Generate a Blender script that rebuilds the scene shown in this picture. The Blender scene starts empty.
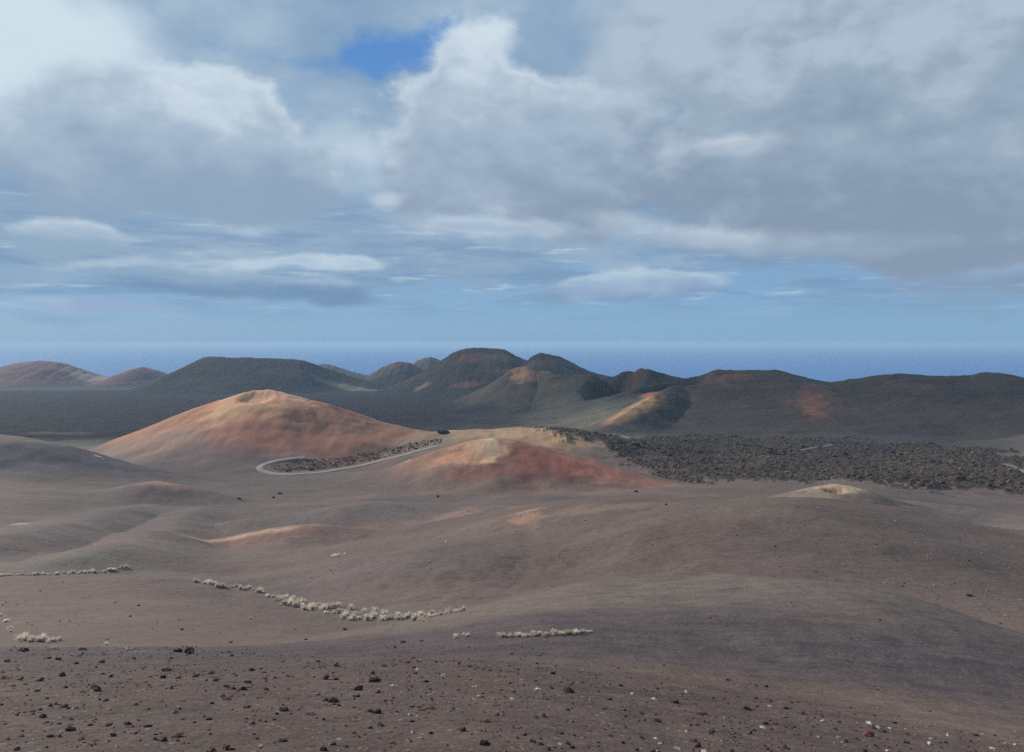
import bpy, bmesh, math, random
import numpy as np
random.seed(7)
rng = np.random.default_rng(11)
C = bpy.context.scene.collection
SC = bpy.context.scene
F = 773.0; CX = 512.0; CY = 343.0
f32 = np.float32

# ------------------------------------------------------------------ noise
def _hash(ix, iy, seed):
    h = (ix.astype(np.int64) * 374761393 + iy.astype(np.int64) * 668265263 + seed * 974634777) & 0xffffffff
    h = ((h ^ (h >> 13)) * 1274126177) & 0xffffffff
    h = (h ^ (h >> 16)) & 0xffffffff
    return h
def gnoise(x, y, seed=0):
    x = np.asarray(x, dtype=np.float64); y = np.asarray(y, dtype=np.float64)
    x0 = np.floor(x); y0 = np.floor(y); fx = x - x0; fy = y - y0
    ix = x0.astype(np.int64); iy = y0.astype(np.int64)
    u = fx*fx*fx*(fx*(fx*6-15)+10); v = fy*fy*fy*(fy*(fy*6-15)+10)
    def g(dx, dy):
        a = _hash(ix+dx, iy+dy, seed) * (2*math.pi/4294967296.0)
        return np.cos(a)*(fx-dx) + np.sin(a)*(fy-dy)
    n00 = g(0,0); n10 = g(1,0); n01 = g(0,1); n11 = g(1,1)
    a = n00 + u*(n10-n00); b = n01 + u*(n11-n01)
    return (a + v*(b-a))*1.5
def fbm(x, y, oct=4, seed=0, gain=.5, ridge=False):
    s = 0; a = 1.0; t = 0
    for i in range(oct):
        n = gnoise(x*(2.03**i)+i*17.3, y*(2.03**i)-i*9.1, seed+i)
        if ridge: n = 1-2*np.abs(n)
        s = s + a*n; t += a; a *= gain
    return s/t
def sstep(a, b, x):
    t = np.clip((x-a)/(b-a), 0, 1); return t*t*(3-2*t)
def smax(a, b, k):
    h = np.clip(k-np.abs(a-b), 0, None)/k
    return np.maximum(a, b) + h*h*k*.25

# ------------------------------------------------------------------ landform
D_ROWS = np.array([30, 60, 80, 100, 130, 170, 220, 260, 300, 350, 420, 500, 600, 700], float)
PX_COLS = np.array([-400, 0, 200, 350, 450, 550, 700, 850, 1024, 1400], float)
TAB = {
 -400:[680,640,632,622,603,581,555,540,524,508,494,481,476,475.5],
 0:   [680,640,632,622,603,581,555,540,524,508,494,481,476,475.5],
 200: [690,648,640,628,606,585,567,555,545,529,510,494,482,475.5],
 350: [700,652,645,637,614,585,562,549,536,522,510,498,485,475.5],
 450: [700,655,648,640,612,587,563,544,527,516,508,498,485,475.5],
 550: [700,658,650,640,611,582,550,529,511,512,506,497,486,475.5],
 700: [705,664,656,645,616,574,536,516,506,512,504,494,484,475.5],
 850: [715,672,664,652,618,575,540,518,509,512,503,494,484,475.5],
 1024:[740,700,682,663,622,586,556,544,541,537,526,512,496,477],
 1400:[790,740,720,700,650,610,575,550,540,528,512,500,490,480]}
ZT = np.array([[-(p-CY)/F*d for p, d in zip(TAB[int(c)], D_ROWS)] for c in PX_COLS])   # cols x rows
U_COLS = (PX_COLS-CX)/F

def _hermite_prep(xs, ys):
    # monotone (Fritsch-Carlson) tangents along the last axis
    d = np.diff(ys, axis=-1)/np.diff(xs)
    m = np.zeros_like(ys)
    m[..., 1:-1] = np.where(d[..., :-1]*d[..., 1:] > 0, 2*d[..., :-1]*d[..., 1:]/(d[..., :-1]+d[..., 1:]+1e-12), 0)
    m[..., 0] = d[..., 0]; m[..., -1] = d[..., -1]
    return m
def table_z(u, D):
    lx = np.log(D_ROWS); n = len(lx)
    M = _hermite_prep(lx, ZT)
    q = np.log(np.clip(D, D_ROWS[0], D_ROWS[-1]))
    i = np.clip(np.searchsorted(lx, q)-1, 0, n-2); h = lx[i+1]-lx[i]; t = (q-lx[i])/h
    h00 = 2*t**3-3*t**2+1; h10 = t**3-2*t**2+t; h01 = -2*t**3+3*t**2; h11 = t**3-t**2
    cols = []
    uu = np.clip(u, U_COLS[0], U_COLS[-1]); j = np.clip(np.searchsorted(U_COLS, uu)-1, 0, len(U_COLS)-2)
    def val(jj):
        return h00*ZT[jj, i] + h10*h*M[jj, i] + h01*ZT[jj, i+1] + h11*h*M[jj, i+1]
    jm = np.clip(j-1, 0, None); jp = np.clip(j+2, None, len(U_COLS)-1)
    s = (uu-U_COLS[j])/(U_COLS[j+1]-U_COLS[j])
    v0 = val(jm); v1 = val(j); v2 = val(j+1); v3 = val(jp)
    w = U_COLS[j+1]-U_COLS[j]
    m1 = (v2-v0)/np.maximum(U_COLS[j+1]-U_COLS[jm], 1e-6)*w; m2 = (v3-v1)/np.maximum(U_COLS[jp]-U_COLS[j], 1e-6)*w
    return (2*s**3-3*s**2+1)*v1 + (s**3-2*s**2+s)*m1 + (-2*s**3+3*s**2)*v2 + (s**3-s**2)*m2
SEA_Z = -272.0
def plain_z(D):
    z = -120-(D-700)*.034
    return z - np.where(D > 4700, (D-4700)*.06, 0)
def base_z(x, y):
    R = np.hypot(x, y)+1e-6
    th = np.arctan2(x, y); tc = np.clip(th, -math.radians(50), math.radians(50))
    D = R*np.cos(tc); u = np.tan(tc)
    far = np.where(D > 700, plain_z(D), table_z(u, D))
    s = np.where(y > 0, y, 0) + .35*np.clip(np.abs(x)-1.2*np.abs(y), 0, None)
    back = np.where(y < 0, 60*(1-np.exp(y/60)), 0)
    fall = 1.7*(1-.93*sstep(.12, .55, u))
    near = -1.62 - .33*s + .33*back - .14*np.clip(.5*(x-.06*s+np.sqrt((x-.06*s)**2+(.12*s)**2)), 0, 90) - fall*np.log1p(np.exp(np.clip((s-39)/7, -30, 30)))
    k = 2.5
    return np.where(R < 900, smax(near, far, k), far)

# name, colour zone, w, k, nodes (px,py,D); the nodes follow each hill's crest
H = []
def hill(name, w, nodes, col, crest=None, ck=.72, k=.45, rough=1.0, wexp=.6, colw=.25, cn=.25, ax=1.0):
    H.append(dict(ax=ax, name=name, w=w, nodes=nodes, col=col, crest=crest, ck=ck, k=k, rough=rough, wexp=wexp, colw=colw, cn=cn))
def lin(r, g, b, s=1.0):
    def c(v):
        v = v/255.0
        return (v/12.92 if v <= .04045 else ((v+.055)/1.055)**2.4)*s
    return np.array([c(r), c(g), c(b)])
ASH = lin(107,89,81); DARK = lin(58,54,58)
RED = lin(158,108,80); DEEPRED = lin(140,66,52); ORANGE = lin(196,132,98); TAN = lin(190,150,110)

hill('distant_hill', 700, [(-90,384,4500),(-40,378,4500),(0,370,4500),(20,363,4500),(40,361,4500),(60,363,4500),(80,370,4500),(100,376,4500),(125,377.5,4500),(135,372,4500),(143,367,4500),(152,371,4500),(165,377,4500),(182,382,4500)], lin(110,70,66), rough=.8, ax=2.4)
hill('distant_hill', 520, [(300,380,5200),(322,364,5200),(335,366,5200),(350,371,5200),(375,377,5200),(400,380,5200)], lin(80,70,66), ax=2.4)
hill('distant_hill', 420, [(340,386,4600),(400,375,4600),(418,361,4600),(431,357,4600),(445,362,4600),(470,375,4600)], lin(70,58,54), ax=2.4)
hill('distant_hill', 420, [(350,385,4000),(368,377,4000),(385,366.5,4000),(397,362,4000),(407,362.5,4000),(422,369,4000),(445,380,4000)], lin(62,54,52), lin(96,56,46), ax=2.4)
hill('volcano', 600, [(140,390,3600),(163,382,3600),(184,369,3600),(205,356.5,3500),(232,358,3450),(265,358,3450),(300,360,3500),(320,366,3600),(345,375,3600),(385,385,3600),(420,389,3600)], lin(48,44,40), lin(70,60,48), ck=.9, k=.05, rough=.5, ax=2.4)
hill('volcano', 520, [(370,393,3000),(405,381,3000),(425,371,3000),(440,362,3000),(455,353,3000),(468,348.5,3000),(490,348.5,3000),(505,350,3000),(517,356,3000),(528,360.5,2950),(535,355,2900),(541,352.6,2900),(560,357,2900),(575,364,2900),(590,372,2900),(625,380,2900),(660,388,2900)], lin(50,42,40), lin(100,68,52), ck=.93, k=.2, rough=1.2, ax=2.4)
hill('cinder_cone', 300, [(420,409,2000),(445,404,2000),(465,396,2000),(485,386,2000),(500,377,2000),(512,369.5,1960),(527,367,1950),(538,371,1950),(552,372,1900),(575,374,1850),(590,374,1850),(605,381,1850),(630,394,1850),(660,404,1850)], lin(78,69,58), lin(146,104,76), ck=.86, k=.05, ax=1.9)
hill('cinder_cone', 230, [(560,392,1800),(588,376,1880),(600,377,1900),(614,377,1850),(626,371,1800),(632,368.5,1780),(650,370,1750),(664,374,1750),(680,378,1750),(700,384,1750),(720,392,1750)], lin(66,57,50), lin(90,58,48), ck=.9, k=.05, rough=1.0, ax=1.9)
hill('crater_hill', 520, [(600,421,1350),(640,402,1450),(672,386,1560),(690,380,1600),(700,374,1620),(718,370.5,1600),(735,371,1580),(755,371,1570),(772,370.5,1560),(782,373,1540),(793,379.5,1520),(812,381,1520),(830,383,1500),(850,379.5,1480),(870,377,1460),(900,375,1450),(940,377,1450),(972,376,1440),(985,373.5,1430),(1000,374,1420),(1024,381.5,1420),(1060,392,1420),(1120,402,1420),(1200,412,1400)], lin(56,47,43), lin(66,54,46), ck=.93, k=.08, rough=.45, ax=1.3)
hill('cinder_ridge', 130, [(676,386,1480),(668,390.5,1400),(655,396,1340),(640,404,1270),(622,416,1190),(606,427,1120)], lin(54,48,46), k=.55, wexp=.5, colw=.5)
hill('crater_hill', 120, [(850,432,1130),(885,424,1130),(915,421,1130),(945,425,1130),(985,434,1130)], lin(50,45,46), k=.6)
hill('ash_rise', 170, [(395,440,930),(440,432,900),(480,429,870),(520,428,850),(560,431,850),(600,438,860),(640,444,870)], lin(122,104,86), lin(160,128,94), ck=.72, k=.6, colw=.6)
hill('ash_rise', 260, [(1400,425,900),(1200,425,900),(1100,440,900),(1040,455,900),(1000,462,900)], lin(80,72,72), k=.8)
hill('red_hill', 225, [(60,449,930),(95,447,930),(125,438,930),(160,425,930),(190,412,930),(214,402,930),(230,398,930),(246,393,930),(256,390.5,930),(268,390,930),(283,392,930),(300,396.5,930),(325,403,930),(350,411,930),(375,419,930),(400,426,930),(430,432.5,930),(455,440,930),(480,450,930)], lin(162,112,86), lin(198,144,104), ck=.78, k=.3, rough=1.0, wexp=.75, colw=.3, ax=1.25)
hill('ash_hill', 150, [(-300,440,640),(-150,432,620),(-60,429,600),(0,434,600),(25,438,600),(60,449,600),(90,457,600),(130,465,600),(175,475,600)], lin(88,80,84), lin(120,104,96), ck=.7, k=.6)
hill('small_red_hill', 120, [(365,488,600),(395,478,615),(418,466,630),(440,453,640),(458,445,640),(475,440,640),(495,437.5,640),(512,439,640),(530,444,640),(555,450,640),(580,458,640),(610,467,640),(640,477,630),(665,486,620)], lin(142,100,80), lin(168,126,96), ck=.8, k=.55, rough=1.6, colw=.75, ax=1.05)
hill('ash_mound', 45, [(100,500,470),(125,492,470),(145,485,470),(160,481.5,470),(178,484,470),(200,490,470),(225,499,470)], lin(112,94,88), lin(140,106,96), ck=.7, k=.6)
hill('ash_mound', 42, [(735,506,430),(765,499,430),(795,492,430),(815,486.5,430),(833,483.5,430),(848,485,430),(865,491,430),(900,502,430),(930,508,430)], lin(116,100,86), lin(156,132,106), ck=.55, k=.2, rough=1.4)
hill('dune', 30, [(180,551,285),(205,545,290),(225,539,295),(250,533,300),(275,529,300),(300,526.5,300),(322,527,300),(345,532,300),(370,540,295)], lin(118,98,88), lin(140,112,94), ck=.8, k=.5)
hill('dune', 45, [(250,520,350),(300,513,360),(340,506,370),(370,501.5,380),(400,501.5,385),(430,506,385),(460,509,385),(500,511,385)], lin(106,96,94), k=.8)
hill('dune', 26, [(440,512,330),(455,508,335),(468,506.5,340),(482,508.5,340),(500,513,335)], lin(116,98,90), lin(140,110,96), ck=.7, k=.5)
hill('dune', 44, [(515,635,.4,'L'),(560,627,1.8,'L'),(610,618,3.2,'L'),(660,608.5,4.2,'L'),(710,598,4.8,'L'),(755,589,4.4,'L'),(800,582,2.6,'L'),(840,577,.9,'L')], lin(108,90,82), k=.75)
hill('dune', 62, [(385,580,.6,'L'),(415,567,2.6,'L'),(445,552,4.2,'L'),(475,538,5.2,'L'),(500,526,5.4,'L'),(520,515,4.6,'L'),(535,509,3.0,'L')], lin(108,90,82), k=.75)
hill('dune', 112, [(500,511,1.5,'L'),(545,509,4.0,'L'),(585,506.5,5.6,'L'),(612,504,6.4,'L'),(634,507,5.8,'L'),(655,511.5,4.8,'L'),(680,509,5.6,'L'),(715,505.5,6.6,'L'),(760,505,6.8,'L'),(810,506.5,6.4,'L'),(850,509,6.0,'L'),(900,514,5.6,'L'),(950,520,5,'L'),(1000,527,4.6,'L'),(1060,537,4.2,'L')], lin(97,81,74), k=.7)
hill('dune', 26, [(495,513,.6,'L'),(512,508.5,2.2,'L'),(527,505.5,3.4,'L'),(540,507.5,2.4,'L'),(556,511,.8,'L')], lin(120,98,86), k=.7)
hill('dune', 30, [(50,566,.5,'L'),(90,556,2.2,'L'),(125,545,3.4,'L'),(155,532,3.6,'L'),(180,519,3.0,'L'),(200,509,1.2,'L')], lin(104,92,88), k=.8)
hill('dune', 34, [(-40,540,2,'L'),(0,534,3.4,'L'),(40,529,3.6,'L'),(80,522,3.2,'L'),(115,512,2.2,'L'),(150,504,1,'L')], lin(104,92,90), k=.8)
hill('dune', 40, [(880,560,.6,'L'),(920,548,2.4,'L'),(965,540,3.4,'L'),(1024,536,3.8,'L'),(1100,536,3,'L')], lin(98,88,84), k=.8)
hill('dune', 30, [(880,506,.8,'L'),(930,510,2,'L'),(975,517,2.4,'L'),(1024,524,2.6,'L'),(1100,538,2.6,'L')], lin(112,100,94), k=.5)
hill('dune', 36, [(880,497,.8,'L'),(925,502,2,'L'),(965,507,3,'L'),(1024,516,3,'L'),(1120,530,3,'L')], lin(108,97,92), k=.5)

def P(px, py, D): return ((px-CX)/F*D, D, -(py-CY)/F*D)
def lifted(px, py, L, _):
    D = np.geomspace(60, 700, 1500); x = (px-CX)/F*D; L = L*1.5; g = base_z(x, D)+L; zr = -(py-CY)/F*D
    k = np.nonzero(zr <= g)[0]; k = k[0] if len(k) else len(D)-1
    return (x[k], D[k], g[k])
for h in H:
    pts = np.array([lifted(*n) if len(n) == 4 else P(*n) for n in h['nodes']])
    # catmull-rom refinement of the crest
    q = []
    e = np.vstack([2*pts[0]-pts[1], pts, 2*pts[-1]-pts[-2]])
    for i in range(1, len(e)-2):
        for t in (0, .5):
            p0, p1, p2, p3 = e[i-1], e[i], e[i+1], e[i+2]
            c = .5*((2*p1)+(-p0+p2)*t+(2*p0-5*p1+4*p2-p3)*t*t+(-p0+3*p1-3*p2+p3)*t**3)
            if t == .5: c = .5*c + .25*(p1+p2)
            q.append(c)
    q.append(e[-2]); q = np.array(q)
    b = base_z(q[:, 0], q[:, 1])
    amp = np.clip(q[:, 2]-b, .02, None)
    h['q'] = q; h['amp'] = amp; h['amax'] = amp.max()
    h['ws'] = h['w']*np.clip(amp/amp.max(), .04, 1)**h['wexp']

def hill_amp(h, x, y):
    """height of one hill over the plain at (x, y); zero outside its foot"""
    n1 = fbm(x/(h['w']*.5), y/(h['w']*.5), 4, 31)*h['w']*.06*h['rough']
    n2 = fbm(x/(h['w']*.5)+40, y/(h['w']*.5)+7, 4, 57)*h['w']*.06*h['rough']
    x = x+n1*.4; y = y+n2
    out = np.zeros_like(x)
    q, A, W = h['q'].copy(), h['amp'], h['ws']
    q[:, 0] *= h['ax']; x = x*h['ax']
    for i in range(len(q)-1):
        ax, ay = q[i, 0], q[i, 1]; dx, dy = q[i+1, 0]-ax, q[i+1, 1]-ay
        t = np.clip(((x-ax)*dx+(y-ay)*dy)/(dx*dx+dy*dy), 0, 1)
        d = np.hypot(x-ax-t*dx, y-ay-t*dy)
        w = W[i]+(W[i+1]-W[i])*t; a = A[i]+(A[i+1]-A[i])*t
        u = np.clip(d/w, 0, 1)
        g = h['k']*(.5+.5*np.cos(math.pi*u)) + (1-h['k'])*(1-u)**1.25*(1-.12*np.exp(-(u/.06)**2)*0)
        out = np.maximum(out, a*g)
    return out
def terrain(x, y, full=False):
    x = np.asarray(x, float); y = np.asarray(y, float)
    base = base_z(x, y)
    tot = np.zeros_like(base); dom = np.full(base.shape, -1, int); amps = {}
    for i, h in enumerate(H):
        q = h['q']; m = h['w']*1.1
        idx = np.nonzero((x > q[:, 0].min()-m) & (x < q[:, 0].max()+m) & (y > q[:, 1].min()-m) & (y < q[:, 1].max()+m))[0]
        if not len(idx): continue
        a = hill_amp(h, x[idx], y[idx])
        amps[i] = (idx, a)
        k = max(.04*h['amax'], .3)
        dom[idx] = np.where((a > tot[idx]) & (a > .05*h['amax']+.15), i, dom[idx])
        tot[idx] = np.where((tot[idx] > 0) & (a > 0), smax(tot[idx], a, k), np.maximum(tot[idx], a))
    z = base+tot
    if full: return z, base, tot, dom, amps
    return z
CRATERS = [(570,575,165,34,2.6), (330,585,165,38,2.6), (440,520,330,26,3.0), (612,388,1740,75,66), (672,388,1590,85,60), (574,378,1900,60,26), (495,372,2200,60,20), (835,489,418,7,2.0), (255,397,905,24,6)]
def craters(x, y):
    z = np.zeros_like(x)
    for px, py, D, r, dep in CRATERS:
        cx = (px-CX)/F*D
        idx = np.nonzero((np.abs(x-cx) < r*1.3) & (np.abs(y-D) < r*1.3))[0]
        if not len(idx): continue
        d = np.hypot(x[idx]-cx, y[idx]-D)/r+.16*fbm(x[idx]/(r*.4), y[idx]/(r*.4), 4, int(px))
        z[idx] -= dep*sstep(1.05, .1 if D < 400 else .25, d)
    return z
def lava_mask(x, y):
    """rough clinker field in front of the crater hill, and inside the bend of the road"""
    n = fbm(x/55, y/55, 5, 5, .6)*105
    u = x/np.maximum(y, 1)*F+CX
    back = np.interp(u, [545,600,700,800,900,1024,1400], [950,1030,1100,1090,1010,880,840])
    front = np.interp(u, [530,560,640,670,760,880,1024,1400], [880,790,735,640,612,606,610,620])
    m = sstep(0, 22, y-front+n)*sstep(0, 22, back-y+n)*sstep(528, 560, u+n*.5)
    return m
def plain_lava_mask(x, y):
    n = fbm(x/260, y/260, 5, 9)*200
    return sstep(1020, 1090, y+n*.35)
def rugged(x, y, tot):
    """small relief: clods, clinker and ripples, in metres"""
    R = np.hypot(x, y)
    z = .05*fbm(x/1.3, y/1.3, 4, 71)*np.clip(1.5-R/60, 0, 1)
    z += .22*fbm(x/9, y/9, 4, 72)*sstep(4, 30, R)*(1-sstep(500, 900, R))
    z += 2.2*fbm(x/60, y/45, 3, 73)*sstep(90, 200, R)
    lm = lava_mask(x, y)
    z += lm*(2.2*fbm(x/16, y/16, 4, 81, .6, True)+3*fbm(x/70, y/70, 3, 83)+1.0*fbm(x/4, y/4, 3, 82)+.8)
    pm = plain_lava_mask(x, y)*np.clip(1-tot/15, 0, 1)
    z += pm*(3*fbm(x/60, y/60, 5, 91, .6, True))
    z += np.clip(tot/40, 0, 1)*(.9+.7*sstep(1000, 1300, R))*fbm(x/38, y/38, 5, 95, .55, True)*sstep(500, 800, R)
    z += np.clip(tot/60, 0, 1)*3.0*fbm(x/130, y/130, 4, 96, .5, True)*sstep(1200, 1700, R)
    return z
def ground_z(x, y):
    x = np.atleast_1d(np.asarray(x, float)); y = np.atleast_1d(np.asarray(y, float))
    z, b, tot, d, a = terrain(x, y, True)
    return z+rugged(x, y, tot)
def hit(px, py, d0=4.0, d1=6500.0, n=1800):
    D = np.exp(np.linspace(math.log(d0), math.log(d1), n))
    x = (px-CX)/F*D; zr = -(py-CY)/F*D
    g = ground_z(x, D)
    k = np.nonzero(zr <= g)[0]
    if not len(k): return None
    k = max(k[0], 1)
    a = (zr[k-1]-g[k-1]); b = (g[k]-zr[k]); t = a/(a+b+1e-9)
    d = D[k-1]+(D[k]-D[k-1])*t
    return np.array([(px-CX)/F*d, d, float(ground_z((px-CX)/F*d, d)[0])])

# ------------------------------------------------------------------ road line
ROAD = [(437,446),(420,450.5),(400,456),(375,462.5),(350,468),(325,472),(300,474),(280,474),(266,472),(260,468.5),(264,465),(275,461.5),(288,459.5),(305,458)]
def smooth_line(pts, n=8):
    pts = np.array(pts, float); e = np.vstack([2*pts[0]-pts[1], pts, 2*pts[-1]-pts[-2]]); q = []
    for i in range(1, len(e)-2):
        for t in np.linspace(0, 1, n, endpoint=False):
            p0, p1, p2, p3 = e[i-1], e[i], e[i+1], e[i+2]
            q.append(.5*((2*p1)+(-p0+p2)*t+(2*p0-5*p1+4*p2-p3)*t*t+(-p0+3*p1-3*p2+p3)*t**3))
    q.append(e[-2]); return np.array(q)

# ------------------------------------------------------------------ the terrain sheet
def ang_axis():
    a = np.radians(np.linspace(-37.5, 37.5, 1180))
    l = np.radians(np.concatenate([np.linspace(-180, -60, 40, endpoint=False), np.linspace(-60, -37.5, 60, endpoint=False)]))
    return np.concatenate([l, a, -l[::-1]])
TH = ang_axis()
RR = np.concatenate([np.geomspace(.25, 5, 26, endpoint=False), np.geomspace(5, 700, 720, endpoint=False), np.geomspace(700, 7600, 560)])
T2, R2 = np.meshgrid(TH, RR)
X = (R2*np.sin(T2)).ravel(); Y = (R2*np.cos(T2)).ravel()
Z, BASE, TOT, DOM, AMPS = terrain(X, Y, True)
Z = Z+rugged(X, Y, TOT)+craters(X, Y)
def ground_z(x, y):
    # height of the finished sheet
    x = np.atleast_1d(np.asarray(x, float)); y = np.atleast_1d(np.asarray(y, float))
    i = np.clip(np.interp(np.hypot(x, y), RR, np.arange(len(RR))), 0, len(RR)-1.001); j = np.clip(np.interp(np.arctan2(x, y), TH, np.arange(len(TH))), 0, len(TH)-1.001)
    i0 = i.astype(int); j0 = j.astype(int); a = i-i0; b = j-j0; G = Z.reshape(len(RR), len(TH))
    return (G[i0, j0]*(1-a)*(1-b)+G[i0+1, j0]*a*(1-b)+G[i0, j0+1]*(1-a)*b+G[i0+1, j0+1]*a*b)

# ---- ground colours (what the ash, cinder and lava are made of, plus crater shade painted in)
u_ = X/np.maximum(Y, 1)*F+CX
col = np.tile(ASH, (len(X), 1))
def blend(mask, c):
    global col
    col = col*(1-mask[:, None]) + np.asarray(c)[None, :]*mask[:, None]
Rr = np.hypot(X, Y)
big = fbm(X/70, Y/70, 5, 3)
def stony(x, y):
    rr = np.hypot(x, y); e = np.interp(x/np.maximum(y, .5), [-.9, -.66, -.02, .33, .66, .9], [44, 40, 25, 20, 16.5, 15])
    return 1-sstep(.8, 1.25, rr/e+.25*fbm(x/5, y/5, 4, 2))
blend(stony(X, Y), lin(92,77,71))
blend(sstep(34, 50, Rr)*(1-sstep(62, 85, Rr))*.5, lin(104,92,86))
blend(sstep(330, 430, Rr)*(1-sstep(560, 700, Rr))*.55, lin(95,82,77))
blend(sstep(-.1, .5, big)*.4*sstep(80, 150, Rr), lin(90,77,73))
blend(sstep(0, .5, -big)*.35*sstep(80, 150, Rr), lin(126,104,92))
# plain beyond: olive cinder and dark lava
blend(sstep(760, 960, Y)*.85, lin(96,90,80))
pm = plain_lava_mask(X, Y)
left = 1-sstep(430, 640, u_+120*fbm(X/300, Y/300, 4, 12))
blend(pm*(.25+.75*left), lin(38,34,40))
blend(pm*sstep(-.1, .5, fbm(X/330, Y/140, 5, 13))*(1-left)*.8, lin(50,45,44))
blend(pm*sstep(.1, .45, fbm(X/420+5, Y/240, 5, 14))*left*.4, lin(52,46,46))
blend(sstep(2300, 3000, Y)*.3, lin(60,56,56))
blend(sstep(600, 680, u_+40*big)*sstep(860, 930, Y)*.85, lin(58,53,51))
for i, h in enumerate(H):
    if i not in AMPS: continue
    idx, a = AMPS[i]
    n = fbm(X[idx]/(h['w']*.35), Y[idx]/(h['w']*.35), 5, 40+i, .6)
    m = sstep(0.01, h['colw'], a/h['amax']+.16*n*(a > 0))*(a >= TOT[idx]*.93-.05)
    if h['amax'] < 12: m = m*.5
    m2 = m[:, None]; col[idx] = col[idx]*(1-m2)+h['col'][None]*m2
    if h['crest'] is not None:
        m = sstep(h['ck']-h['cn']*.4, h['ck']+h['cn']*.4, a/h['amax']+h['cn']*n)*(a >= TOT[idx]*.93)
        m2 = m[:, None]*(.55 if h['amax'] < 12 else .85); col[idx] = col[idx]*(1-m2)+h['crest'][None]*m2
lm = lava_mask(X, Y)
lz = fbm(X/14, Y/14, 4, 81, .6, True)
blend(lm, lin(62,53,49)); blend(lm*sstep(.0, .5, fbm(X/5, Y/5, 3, 84))*.4, lin(110,92,76)); blend(lm*sstep(-.1, .4, fbm(X/60, Y/40, 3, 85))*.35, lin(96,76,62)); blend(lm*sstep(0, 40, Y-840)*.5, lin(44,40,40))
hv = fbm(X/150, Y/260, 5, 305, .6)
blend(sstep(.05, .45, hv)*np.clip(TOT/30, 0, 1)*sstep(1050, 1300, Y)*.55, lin(92,68,54)); blend(sstep(.05, .45, -hv)*np.clip(TOT/30, 0, 1)*sstep(1050, 1300, Y)*.35, lin(60,54,46))
# patches of differently coloured cinder, some with crater shade put into the colour, stood on the ground they colour: px,py of a point on it, radii in metres
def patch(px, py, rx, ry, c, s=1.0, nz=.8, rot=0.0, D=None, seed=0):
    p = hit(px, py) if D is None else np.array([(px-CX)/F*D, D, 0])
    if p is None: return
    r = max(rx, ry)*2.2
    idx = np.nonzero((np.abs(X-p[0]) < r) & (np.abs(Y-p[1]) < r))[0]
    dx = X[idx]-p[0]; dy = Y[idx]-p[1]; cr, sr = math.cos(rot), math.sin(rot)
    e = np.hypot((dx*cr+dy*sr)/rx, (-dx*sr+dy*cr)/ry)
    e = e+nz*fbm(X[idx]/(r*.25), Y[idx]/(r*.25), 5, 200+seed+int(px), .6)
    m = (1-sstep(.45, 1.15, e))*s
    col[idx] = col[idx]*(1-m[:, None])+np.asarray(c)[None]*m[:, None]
patch(240,404, 30,50, lin(204,152,108), .8, 1.1)
patch(225,412, 26,40, lin(200,154,110), .6, 1.1)
patch(262,410, 26,45, lin(192,142,104), .45, 1.1)
patch(210,404, 22,30, lin(176,108,84), .8)
patch(285,395, 30,26, lin(214,150,120), .7)
patch(268,392, 24,18, lin(222,160,126), .8)
patch(345,412, 45,14, lin(146,88,66), .6)
patch(300,440, 120,50, lin(160,100,84), .5)
patch(140,450, 80,60, lin(142,118,104), .7)
patch(180,462, 120,40, lin(112,94,92), .7)
patch(310,478, 150,30, lin(104,98,90), .7)
patch(440,470, 40,30, lin(132,104,90), .6)
patch(530,455, 36,34, lin(134,80,66), .8, 1.3)
patch(560,462, 30,26, lin(136,80,66), .6, 1.2)
patch(520,472, 50,24, lin(136,76,62), .5, 1.2)
patch(492,447, 15,24, lin(200,172,138), .75, 1.3)
patch(476,453, 22,22, lin(194,150,110), .8, 1.2)
patch(455,458, 26,14, lin(200,138,100), .7)
patch(590,470, 60,30, lin(168,96,76), .7)
patch(625,480, 60,24, lin(150,100,84), .6)
patch(560,490, 90,24, lin(126,98,84), .6)
patch(470,488, 90,20, lin(118,94,84), .6)
patch(530,436, 46,40, lin(176,138,104), .7)
patch(565,440, 40,22, lin(170,130,90), .6)
patch(812,402, 24,105, lin(146,84,60), .55, 1.3, -.37)
patch(818,390, 34,50, lin(120,74,60), .5, 1.3)
patch(808,398, 60,100, lin(92,66,58), .4, 1.3)
patch(735,377, 50,30, lin(108,62,50), .75, 1.2)
patch(715,380, 40,30, lin(84,56,48), .6, 1.2)
patch(655,385, 30,30, lin(100,66,56), .6)
patch(630,383, 22,60, lin(110,70,60), .7)
patch(612,384, 75,90, lin(36,34,34), .9, .5)  # this bowl and the next: inner shade painted into the dark lava colour
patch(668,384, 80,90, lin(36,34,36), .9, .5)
patch(640,404, 26,110, lin(186,130,78), .85, .6, -.55)
patch(622,415, 22,80, lin(160,116,82), .7, .7, -.55)
patch(652,395, 26,50, lin(190,116,70), .8, .9, -.55)
patch(560,378, 40,20, lin(44,40,40), .7)  # cone's crater: bowl shade put into the lava colour
patch(525,374, 34,60, lin(170,120,88), .8)
patch(476,358, 90,60, lin(118,74,56), .55, 1.2)
patch(500,356, 60,70, lin(120,90,66), .5)
patch(545,362, 90,60, lin(88,60,56), .6)
patch(570,410, 120,200, lin(104,98,84), .5)
patch(620,405, 60,120, lin(100,96,80), .5)
patch(600,420, 120,90, lin(112,104,84), .6)
patch(850,440, 160,60, lin(66,62,64), .6)
patch(350,388, 160,70, lin(140,130,100), .8)
patch(422,387, 34,40, lin(150,120,100), .6, seed=3)
patch(465,385, 60,30, lin(140,92,72), .6)
patch(60,433, 60,30, lin(120,100,88), .5)
patch(300,368, 160,200, lin(88,62,62), .6)
patch(95,378, 200,100, lin(150,134,116), .8)
patch(160,483, 13,8, lin(156,116,100), .75, 1.2)
patch(840,489, 13,8, lin(184,156,124), .8, 1.1)
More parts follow.
